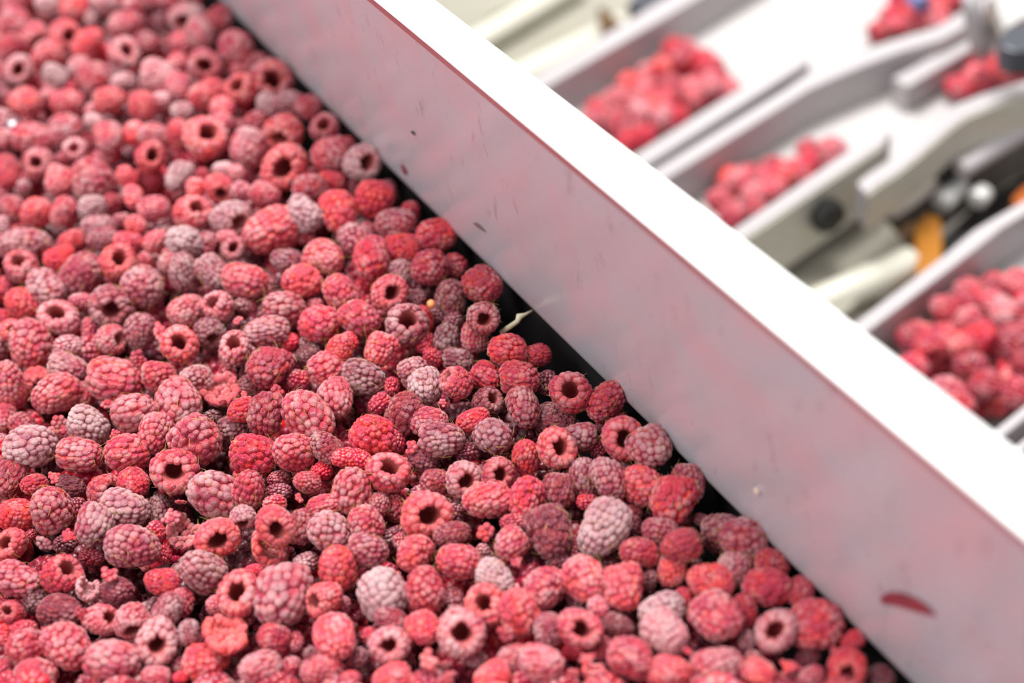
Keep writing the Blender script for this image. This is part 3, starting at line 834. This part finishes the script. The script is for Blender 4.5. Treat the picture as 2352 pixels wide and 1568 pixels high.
ONES = 'no one two three four five six seven eight nine ten eleven twelve thirteen fourteen fifteen sixteen seventeen eighteen nineteen twenty'.split()
ORD = 'first second third fourth fifth sixth seventh eighth ninth tenth eleventh twelfth thirteenth fourteenth fifteenth sixteenth seventeenth eighteenth nineteenth twentieth'.split()


def count_word(k_):
    return ONES[k_] if k_ <= 20 else 'twenty-' + ONES[k_ - 20]


def order_word(k_):
    return ORD[k_] if k_ < 20 else 'twenty-' + ORD[k_ - 20]


def label_for(r):
    """look first, then how far off the wall (in berry widths) and which row counted down from the top edge"""
    w1 = WORDS[r['tone'][0]]
    if r['pose'] == 'B': look = w1 + ' raspberry scrap'
    elif r['pose'] == 'X': look = 'torn ' + w1 + ' raspberry'
    else:
        s_ = math.sqrt(r['w'] * r['h'])
        look = ('sunken ' if r['back'] else '') + ('large ' if s_ > 108 else ('small ' if s_ < 58 else ''))
        look += ('hollow-up ' if r['pose'] == 'H' else '') + w1 + ' raspberry'
    off_ = -((r['c'] - A0) @ WN)
    row = order_word(int(r['y'] / 62.8))
    k_ = int(round(off_ / .02 - .5))
    for alt in range(6):
        kk = max(0, k_ + (0, 1, -1, 2, -2, 3)[alt])
        place = 'beside the tray wall' if kk == 0 else f"{count_word(kk)} berry width{'s' if kk > 1 else ''} off the wall"
        lab = f"{look}, {place}, {row} row down the photo"
        if lab not in used: break
        if alt == 0:
            lab2 = f"{'plumper' if r['w'] * r['h'] > used[lab] else 'slimmer'} {lab}"
            if lab2 not in used:
                lab = lab2; break
    used[lab] = r['w'] * r['h']
    return lab


for i, r in enumerate(rows):
    r['var'] = int(rng.integers(0, 8))
    if r['pose'] != 'B' and i not in single: continue
    Rm, sw, sl = pose_of(r, rng)
    col = tone_of(r['tone'], rng, .12 * max(0, min(1, (560 - r['y']) / 350)))          # extra frost on the far berries also paints in their pale haze
    if r['pose'] == 'B':
        root = empty('raspberry_scrap')
        tag(root, label_for(r), 'raspberry piece', 'broken raspberry scraps on the bed')
        tow = CAM - r['c']; tow /= np.linalg.norm(tow)
        Rm = frame_from_axis(tow + rng.normal(0, .5, 3), rng.uniform(0, 6.28))
        s_ = 2 * r['R'] / .93
        S = (s_ * .95, s_ * .95, s_ * .8)
        o = bpy.data.objects.new('drupelets', CRUMBS[r['var'] % 5]); COL.objects.link(o); o.parent = root; o.color = col; o['kind'] = 'stuff'
        if not o.data.materials: o.data.materials.append(M_drup)
    else:
        root = empty('raspberry')
        tag(root, label_for(r), 'raspberry', 'raspberries heaped in the tray')
        q_ = rng.uniform(.93, 1.07)
        S = (sw * q_, sw / q_, sl)
        sharp = 560 < r['y'] < 1350
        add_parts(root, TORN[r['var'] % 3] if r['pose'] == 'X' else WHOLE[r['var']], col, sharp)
    M4 = Matrix.Identity(4)
    for a in range(3):
        for b_ in range(3): M4[a][b_] = Rm[a, b_] * S[b_]
        M4[a][3] = r['c'][a]
    # the body's middle lies at z = .09 of the berry frame
    if r['pose'] != 'B':
        off = Rm @ np.array([0, 0, .09 * S[2]])
        for a in range(3): M4[a][3] -= off[a]
    root.matrix_world = M4

# ------------------------------------------------------------------ the other raspberries: one mesh
LOWS = [berry_arrays(400 + i, DOME_LO, .235, [.1, .3, .2][i], .03) for i in range(3)]
MIDS = [berry_arrays(500 + i, DOME_MID, .19, [.05, .3, .2, .4][i], .025) for i in range(4)]
bulk = []                                                       # (centre, diameter, tone code, mid?)
for i in rest:
    r = rows[i]; r['bulk'] = True
    bulk.append((r['c'], r, r['tone'], True))
allc = np.array([r['c'] for r in rows]); allr = np.array([r['R'] for r in rows])


def in_bed(p, m_=.0085):
    return (p - A0) @ WN < -m_


def visible_px(p, margin):
    x, y = pix(p)
    return -margin < x < 2352 + margin and -margin < y < 1568 + margin


cand = []
# gaps at the surface
for q in range(9000):
    x, y = rng.uniform(-30, 2100), rng.uniform(-30, 1600)
    p = at(x, y, -.006 + rng.uniform(-.003, .002))
    if not in_bed(p, .017): continue
    rr = rng.uniform(.0072, .0092)
    s_ = rr / ((p - CAM) @ FW) * F
    d = np.hypot(px[:, 0] - x, px[:, 1] - y)
    if len(d) and np.any(d < .5 * sz * .92 + s_ * .52): continue
    if any(np.linalg.norm(p - c2) < .86 * (rr + r2) for c2, r2 in cand): continue
    cand.append((p, rr))
n_gap = len(cand)
for p, rr in cand: bulk.append((p, rr, random.choice(['M', 'M', 'PM', 'MD', 'FM', 'P', 'RM']), True))
# around the frame, at the surface
base = np.array([r['c'] for r in rows])
for gx in np.arange(-.62, .36, .0185):
    for gy in np.arange(-.1, .95, .0185):
        p = np.array([gx + rng.normal(0, .003), gy + rng.normal(0, .003), rng.normal(-.001, .004)])
        if not in_bed(p): continue
        if visible_px(p, -18): continue
        if not visible_px(p, 900): continue
        if np.any(np.linalg.norm(allc - p, axis=1) < .8 * (allr + .0085)): continue
        bulk.append((p, rng.uniform(.0084, .0102), random.choice(['M', 'P', 'PF', 'R', 'F', 'MP', 'O']), visible_px(p, 30)))
# the layers underneath, dark tones chosen to paint the gaps darker
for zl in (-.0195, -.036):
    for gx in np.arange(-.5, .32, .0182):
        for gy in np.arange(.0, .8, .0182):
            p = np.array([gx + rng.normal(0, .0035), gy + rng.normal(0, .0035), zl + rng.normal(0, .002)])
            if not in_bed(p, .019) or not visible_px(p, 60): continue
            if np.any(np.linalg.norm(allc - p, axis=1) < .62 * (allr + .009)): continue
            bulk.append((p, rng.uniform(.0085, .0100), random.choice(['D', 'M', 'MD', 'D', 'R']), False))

# berries lying in the lanes beyond the rim
LZ = -.20; FZ = -.236


def inside(poly, x, y):
    c = False; j = len(poly) - 1
    for i in range(len(poly)):
        xi, yi = poly[i]; xj, yj = poly[j]
        if (yi > y) != (yj > y) and x < (xj - xi) * (y - yi) / (yj - yi) + xi: c = not c
        j = i
    return c


LANE_HEAPS = [([(1325, 262), (1440, 190), (1560, 108), (1605, 112), (1640, 150), (1690, 200), (1600, 255), (1465, 345), (1420, 330)], 2),
              ([(1672, 410), (1735, 375), (1790, 362), (1830, 340), (1905, 345), (1930, 352), (1810, 435), (1692, 520), (1640, 480)], 2),
              ([(1985, 85), (2030, 30), (2080, -40), (2260, -60), (2212, 30), (2090, 82), (2050, 88)], 2),
              ([(2168, 215), (2230, 160), (2290, 120), (2430, 100), (2430, 165), (2352, 190), (2200, 240)], 2),
              ([(2035, 800), (2130, 735), (2230, 640), (2300, 620), (2352, 660), (2440, 690), (2440, 880), (2270, 985)], 3)]
lane = []
for poly, layers in LANE_HEAPS:
    P3 = [at(x, y, FZ + .01) for x, y in poly]
    lo = np.min(P3, 0); hi_ = np.max(P3, 0)
    for ly in range(layers):
        for gx in np.arange(lo[0], hi_[0], .0165):
            for gy in np.arange(lo[1], hi_[1], .0165):
                p = np.array([gx + rng.normal(0, .0025) + .008 * (ly % 2), gy + rng.normal(0, .0025), FZ + .0095 + ly * .0125 + rng.normal(0, .0015)])
                x, y = pix(p)
                if inside(poly, x, y) and (ly == 0 or rng.uniform() < .8): lane.append(p)
for p in lane: bulk.append((p, rng.uniform(.0082, .0100), random.choice(['M', 'P', 'PM', 'R', 'RM', 'O', 'PG', 'MP']), True))

VV, TT, QQ, AA, TN = [], [], [], [], []
VC, AC, TC = [], [], []
off = 0; nt_ = 0
for c, rr, code, mid in bulk:
    g = rng
    src = MIDS[g.integers(0, 4)] if mid else LOWS[g.integers(0, 3)]
    if isinstance(rr, dict):
        Rm, sw, sl = pose_of(rr, g); S = np.array([sw, sw, sl])
        if rr['pose'] == 'X': pass
    else:
        ax = g.normal(0, 1, 3); ax[2] = abs(ax[2]) * .6
        Rm = frame_from_axis(ax, g.uniform(0, 6.28)); S = np.array([1.9, 1.9, 1.9 * g.uniform(.95, 1.2)]) * rr
    Mx = Rm * S[None, :]
    tn = tone_of(code, g, .12 * max(0, min(1, (c[1] - .55) / .2)) if c[2] > -.1 else 0)
    for Vs, Fs, As, tri in ((src['V'], src['T'], src['A'], True), (src['CV'], src['Q'], src['CA'], False)):
        v = Vs @ Mx.T + c - Rm @ np.array([0, 0, .09 * S[2]])
        if tri: TT.append(Fs + off)
        else: QQ.append(Fs + off)
        a_ = As.copy()
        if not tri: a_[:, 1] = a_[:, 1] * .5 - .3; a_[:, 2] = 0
        VV.append(v); AA.append(a_); TN.append(np.repeat(np.array([tn]), len(v), 0)); off += len(v)
bm_ = mesh_np('raspberries', np.concatenate(VV), [np.concatenate(TT), np.concatenate(QQ)], True,
              {'drupelet': np.concatenate(AA), 'tone': np.concatenate(TN)})
o = obj('raspberries', bm_, M_drup_bed)
tag(o, 'smaller raspberries filling the gaps of the bed and lying blurred in the lanes beyond the rim', 'raspberries', None, 'stuff')
print('bulk', len(bulk), 'gaps', n_gap, 'lane', len(lane), 'tris', len(bm_.polygons))

# ------------------------------------------------------------------ small things on the bed
M_stalk = mat('pale_stalk', (206, 200, 172), .6, var=.5, scale=300, var_rgb=(150, 150, 100))
bm = bmesh.new()
pts = [at(1150, 764, -.002), at(1168, 752, .000), at(1188, 738, .0015), at(1192, 727, .003), at(1206, 722, .0025), at(1222, 713, .0015)]
tube(bm, pts, [.0011, .0012, .0011, .0016, .0007, .0004], 8)
tag(obj('berry_stalk', bm, M_stalk), 'thin pale green bent stalk sticking out between raspberries and tray wall', 'stalk')
bm = bmesh.new(); bmesh.ops.create_icosphere(bm, subdivisions=3, radius=1)
bmesh.ops.scale(bm, vec=(.0019, .0022, .0019), verts=bm.verts)
for f in bm.faces: f.smooth = True
o = tag(obj('seed', bm, mat('orange_seed', (232, 150, 96), .4)), 'small round orange seed in a dark gap near the tray wall', 'seed'); o.location = at(990, 698, .001)
bm = bmesh.new(); bmesh.ops.create_icosphere(bm, subdivisions=2, radius=1)
for v in bm.verts: v.co *= 1 + .25 * math.sin(9 * v.co.x + 5 * v.co.y)
bmesh.ops.scale(bm, vec=(.0022, .0016, .0016), verts=bm.verts)
o = tag(obj('ice_chip', bm, mat('ice', (236, 240, 246), .15)), 'small white ice chip on blurred raspberries far from the wall', 'ice'); o.location = at(27, 285, .010)
bm = bmesh.new(); bmesh.ops.create_icosphere(bm, subdivisions=3, radius=.0012)
for f in bm.faces: f.smooth = True
o = tag(obj('dark_drop', bm, mat('dark_drop', (30, 14, 40), .03, coat=1.0)), 'tiny glossy dark drop with a bright glint among blurred berries', 'drop'); o.location = at(287, 247, .009)

# ------------------------------------------------------------------ lanes beyond the rim
M_rail = mat('white_rail', (176, 170, 172), .4, var=.3, scale=25, var_rgb=(164, 157, 159))
M_plate = mat('white_lane_plate', (186, 183, 182), .45, var=.4, scale=14, var_rgb=(168, 161, 160))
M_frame = mat('olive_grey_frame', (160, 156, 142), .55, var=.5, scale=12, var_rgb=(138, 134, 120))
M_cream = mat('cream_roller', (214, 210, 196), .4, var=.2, scale=20)
M_amber = mat('amber_plastic', (176, 112, 24), .35, var=.5, scale=30, var_rgb=(120, 70, 14))
M_brown = mat('brown_plate', (92, 62, 26), .5, var=.5, scale=30)
M_black = mat('black_rubber', (20, 20, 19), .5)
M_steel = mat('machine_steel', (150, 142, 134), .38, .5, var=.4, scale=20)
M_silver = mat('silver_bolt', (214, 213, 210), .35, .3)
M_dkgrey = mat('dark_housing', (74, 76, 84), .4, var=.3, scale=30)
M_floor = mat('factory_floor', (120, 114, 104), .6, var=.5, scale=3)


def ex(a, b, k_):
    """point beyond b"""
    return (b[0] + (b[0] - a[0]) * k_, b[1] + (b[1] - a[1]) * k_)


def rail(name, parent, up, lo, z=LZ, drop=.036, material=None):
    bm = bmesh.new()
    strip(bm, [at(x, y, z) for x, y in up], [at(x, y, z) for x, y in lo], drop)
    bmesh.ops.bevel(bm, geom=[e for e in bm.edges if len(e.link_faces) == 2 and e.calc_face_angle(0) > 1.0], offset=.0006, segments=2, affect='EDGES')
    o = obj(name, bm, material or M_rail, parent)
    o.matrix_parent_inverse = Matrix.Translation(-Vector(parent.location))
    return o


def plate(name, parent, poly, z=FZ, thick=.003, material=None):
    bm = bmesh.new()
    prism(bm, [at(x, y, z) for x, y in poly], thick)
    o = obj(name, bm, material or M_plate, parent)
    if parent: o.matrix_parent_inverse = Matrix.Translation(-Vector(parent.location))
    return o


def plate_between(parent, la_, lb_, z=FZ):
    poly = [at(x, y, LZ) for x, y in la_] + [at(x, y, LZ) for x, y in lb_[::-1]]
    bm = bmesh.new(); prism(bm, [(p[0], p[1], z) for p in poly], .003)
    o = obj('lane_plate', bm, M_plate, parent)
    o.matrix_parent_inverse = Matrix.Translation(-Vector(parent.location))


def lane_root(px_, label):
    return tag(empty('sorting_lane', at(px_[0], px_[1], FZ)), label, 'lane')


# lane with the far heap (under the top edge of the photo)
la = lane_root((1500, 250), 'white sorting lane at the top with a long heap of blurred raspberries')
rail('side_rail', la, [(1090, 259), (1238, 170), (1521, 0), (1770, -150)], [(1110, 286), (1259, 197), (1560, 21), (1810, -129)])
rail('side_rail', la, [(1330, 434), (1463, 351), (1683, 213), (1800, 140), (1850, 112)], [(1357, 459), (1490, 376), (1700, 243), (1804, 177), (1860, 142)])
plate_between(la, [(1110, 286), (1259, 197), (1560, 21), (1810, -129), (2200, -330)], [(1330, 434), (1463, 351), (1683, 213), (1850, 112), (2300, -170)])
# second lane, narrow gap between
lb = lane_root((1750, 420), 'white sorting lane in the middle holding a short heap of raspberries')
rail('side_rail', lb, [(1380, 464), (1505, 387), (1802, 205), (1880, 150), (1960, 120), (2050, 92), (2150, 62), (2222, 18), (2300, -40)],
     [(1409, 486), (1534, 408), (1858, 205), (1900, 186), (1985, 150), (2070, 118), (2165, 90), (2235, 52), (2310, -5)])
rail('side_rail', lb, [(1560, 614), (1685, 527), (1933, 356), (2020, 298), (2036, 290)], [(1585, 632), (1710, 545), (1940, 388), (2030, 326), (2048, 304)], drop=.05)
plate_between(lb, [(1409, 486), (1534, 408), (1858, 205), (1985, 150), (2100, 108)], [(1560, 614), (1685, 527), (1933, 356), (2036, 290), (2130, 240)])
# third lane: its near side rail swings outwards
lc = lane_root((2200, 260), 'white sorting lane with an outward curving rail and a heap at the edge')
rail('side_rail', lc, [(1968, 420), (1995, 398), (2035, 372), (2085, 335), (2125, 300), (2160, 265), (2195, 240), (2260, 214), (2352, 186), (2450, 150)],
     [(1990, 444), (2020, 420), (2060, 395), (2105, 360), (2145, 325), (2185, 290), (2215, 268), (2275, 242), (2352, 215), (2460, 178)], drop=.030)
rail('side_rail', lc, [(2050, 178), (2120, 140), (2200, 92), (2260, 55)], [(2085, 200), (2150, 160), (2224, 116), (2285, 78)], z=LZ - .012, drop=.024)
M_out = mat('outer_face_shading_tone', (214, 211, 198), .45, .2, var=.5, scale=16, var_rgb=(190, 184, 170))  # added strips; the light on the rails' outer faces is put into their colour
rail('outer_face_shading', lb, [(1586, 633), (1711, 546), (1941, 389), (2031, 327)], [(1588, 637), (1713, 550), (1943, 393), (2033, 331)], z=LZ - .0008, drop=.055, material=M_out)
rail('outer_face_shading', lc, [(1991, 445), (2021, 421), (2061, 396), (2106, 361), (2146, 326), (2186, 291), (2216, 269), (2276, 243), (2353, 216), (2460, 179)],
     [(1993, 449), (2023, 425), (2063, 400), (2108, 365), (2148, 330), (2188, 295), (2218, 273), (2278, 247), (2355, 220), (2462, 183)], z=LZ - .0008, drop=.034, material=M_out)
plate('lane_plate', lc, [(1960, 480), (2050, 190), (2260, 60), (2450, 20), (2450, 190), (2200, 262), (2100, 360)], z=FZ - .003)
# fourth lane: nearest, full
ld = lane_root((2230, 820), 'white sorting lane filled to the brim with raspberries beyond the rim')
rail('side_rail', ld, [(1780, 880), (1949, 752), (2166, 588), (2237, 528), (2260, 514), (2352, 461), (2460, 400)], [(1825, 890), (1994, 760), (2200, 603), (2283, 538), (2300, 524), (2352, 492), (2470, 424)], drop=.045)
rail('side_rail', ld, [(2180, 1072), (2282, 989), (2352, 932), (2470, 836)], [(2194, 1091), (2296, 1008), (2352, 963), (2480, 858)], drop=.045)
plate_between(ld, [(1825, 890), (1994, 760), (2200, 603), (2352, 492), (2470, 424)], [(2180, 1072), (2282, 989), (2352, 932), (2470, 836)], FZ - .003)
le = lane_root((2340, 1060), 'edge of a fifth white lane cut off by the photo border under the rim')
rail('side_rail', le, [(2240, 1092), (2320, 1034), (2352, 1008), (2470, 912)], [(2252, 1105), (2332, 1050), (2364, 1022), (2480, 926)], drop=.045)
plate('lane_plate', le, [(2250, 1120), (2480, 950), (2560, 1060), (2330, 1240)], z=FZ - .003)


def box_px(name, poly, z, drop, material, label, cat, bevel=.0012):
    bm = bmesh.new(); prism(bm, [at(x, y, z) for x, y in poly], drop, bevel)
    return tag(obj(name, bm, material), label, cat)


def cyl_px(name, a, b, z, rad_, material, label, cat, seg=28, parent=None):
    """lying cylinder with rounded ends between two pixels"""
    bm = bmesh.new(); A_, B_ = Vector(at(*a, z)), Vector(at(*b, z)); d = (B_ - A_).normalized(); e = rad_ * .18
    tube(bm, [A_, A_ + d * e * .3, A_ + d * e, B_ - d * e, B_ - d * e * .3, B_], [rad_ * .8, rad_ * .93, rad_, rad_, rad_ * .93, rad_ * .8], seg)
    return tag(obj(name, bm, material), label, cat)


# machine under the lanes
box_px('machine_bed', [(1720, 640), (1900, 520), (2010, 470), (2080, 560), (1960, 700), (1860, 780)], -.268, .03, M_frame, 'olive grey machine bed plate below the middle lane by the rim', 'machine')
cyl_px('belt_roller', (1835, 720), (2098, 600), -.272, .0125, M_cream, 'cream roller lying under the lanes beside the amber post', 'roller')
box_px('machine_cover', [(1860, 830), (1900, 770), (2090, 640), (2130, 640), (2110, 700), (1960, 800)], -.285, .03, M_frame, 'pale grey cover plate below the cream roller', 'machine')
box_px('amber_post', [(2100, 520), (2128, 488), (2160, 500), (2165, 560), (2160, 640), (2108, 660)], -.262, .06, M_amber, 'upright amber plastic post behind the filled lane', 'post')
box_px('brown_bracket', [(2020, 490), (2050, 470), (2115, 520), (2112, 600), (2085, 585)], -.274, .05, M_brown, 'dark brown bracket plate beside the amber post', 'bracket')
box_px('motor_block', [(2165, 545), (2240, 470), (2352, 400), (2450, 380), (2450, 470), (2352, 520), (2180, 640)], -.285, .05, M_black, 'black motor block in the gap behind the filled lane', 'machine')
cyl_px('steel_bolt', (2160, 470), (2208, 424), -.262, .0078, M_silver, 'larger silver bolt head above the amber post', 'bolt')
cyl_px('steel_bolt', (2242, 462), (2262, 440), -.258, .0072, M_silver, 'round silver bolt head between the white rod and the motor block', 'bolt')
cyl_px('white_rod', (2205, 390), (2460, 236), -.238, .0068, M_rail, 'white round rod ending beside a black knob', 'rod')
cyl_px('black_knob', (2160, 405), (2196, 380), -.25, .0075, M_black, 'black knob at the end of the white rod', 'knob')
box_px('orange_guard', [(2325, 452), (2352, 425), (2450, 380), (2450, 430), (2340, 485)], -.262, .02, mat('orange_guard', (190, 100, 40), .4, var=.4, scale=30), 'small orange guard above the rail of the filled lane', 'guard')
bm = bmesh.new()
c0 = Vector(at(1906, 500, LZ - .022)); axv = Vector(-WD * .75 + WN * .1).normalized()
tube(bm, [c0 - axv * .004, c0 - axv * .003, c0 + axv * .008, c0 + axv * .0095], [.0105, .0125, .0125, .0105], 6)
for f in bm.faces: f.smooth = False
tag(obj('hex_bolt', bm, M_black), 'black six-sided bolt head on the outside of the middle lane', 'bolt')
M_panel = mat('grey_panel', (112, 104, 96), .45, .2, var=.4, scale=20)
box_px('side_panel', [(1985, 470), (2110, 375), (2200, 300), (2352, 240), (2460, 200), (2460, 250), (2352, 300), (2200, 400), (2060, 500)], -.262, .05, M_panel, 'grey steel side panel under the curving rail', 'panel')

# upper right: rinse rod and clamp over the heap
root = tag(empty('spray_fitting', at(2270, 70, LZ)), 'white bent pipe with dark clamp above the heap in the top corner', 'fitting')
bm = bmesh.new(); tube(bm, [at(2228, -40, -.13), at(2232, 10, -.14), at(2238, 50, -.155), at(2252, 85, -.172), at(2252, 120, -.19)], [.0066, .0066, .007, .0082, .0075], 16)
o = obj('pipe', bm, M_rail, root); o.matrix_parent_inverse = Matrix.Translation(-Vector(root.location))
bm = bmesh.new(); prism(bm, [at(x, y, -.15) for x, y in ((2295, 78), (2335, 58), (2400, 60), (2400, 110), (2330, 118), (2300, 108))], .02, .002)
o = obj('clamp', bm, M_dkgrey, root); o.matrix_parent_inverse = Matrix.Translation(-Vector(root.location))
bm = bmesh.new(); prism(bm, [at(x, y, -.15) for x, y in ((2264, 0), (2280, -6), (2312, 70), (2298, 82))], .012, .001)
o = obj('strut', bm, M_steel, root); o.matrix_parent_inverse = Matrix.Translation(-Vector(root.location))
box_px('white_cover', [(2285, 40), (2300, -30), (2460, -90), (2460, 20), (2352, 40), (2310, 66)], -.16, .015, M_plate, 'white machine cover in the top corner behind the bent pipe', 'cover')
cyl_px('blue_nozzle', (2095, -12), (2120, 12), -.19, .0075, mat('blue_plastic', (112, 112, 160), .4), 'blue-grey nozzle over the heap at the top edge', 'nozzle')

# upper left of the lanes: machine deck seen past the rim
box_px('machine_deck', [(900, 330), (860, -260), (1500, -420), (1720, -160), (1480, 40), (1180, 230)], -.30, .03, M_frame, 'olive grey machine deck seen past the rim at the top', 'machine')
cyl_px('deck_ridge', (1060, 120), (1330, -40), -.287, .012, M_cream, 'pale ridge bar across the machine deck', 'bar')
cyl_px('deck_ridge', (1040, 260), (1440, 60), -.292, .014, M_cream, 'wider pale ridge bar beside the top lane', 'bar')
box_px('olive_strip', [(1085, 70), (1140, 26), (1196, 4), (1200, 18), (1150, 44), (1098, 82)], -.278, .006, mat('olive_strip', (116, 112, 74), .6), 'dark olive strip on the machine deck at the top', 'strip')
box_px('brown_wedge', [(1372, 18), (1384, 14), (1428, 52), (1396, 72), (1378, 60)], -.262, .012, M_brown, 'brown wedge next to the rail of the top lane', 'wedge')
box_px('grey_block', [(1440, 10), (1470, -30), (1560, -60), (1540, -10), (1480, 24)], -.255, .02, M_dkgrey, 'grey block behind the rail at the top edge', 'machine')

bm = bmesh.new()
prism(bm, [(-4, -3, -.95), (4, -3, -.95), (4, 6, -.95), (-4, 6, -.95)], .02)
tag(obj('floor', bm, M_floor), kind='structure')
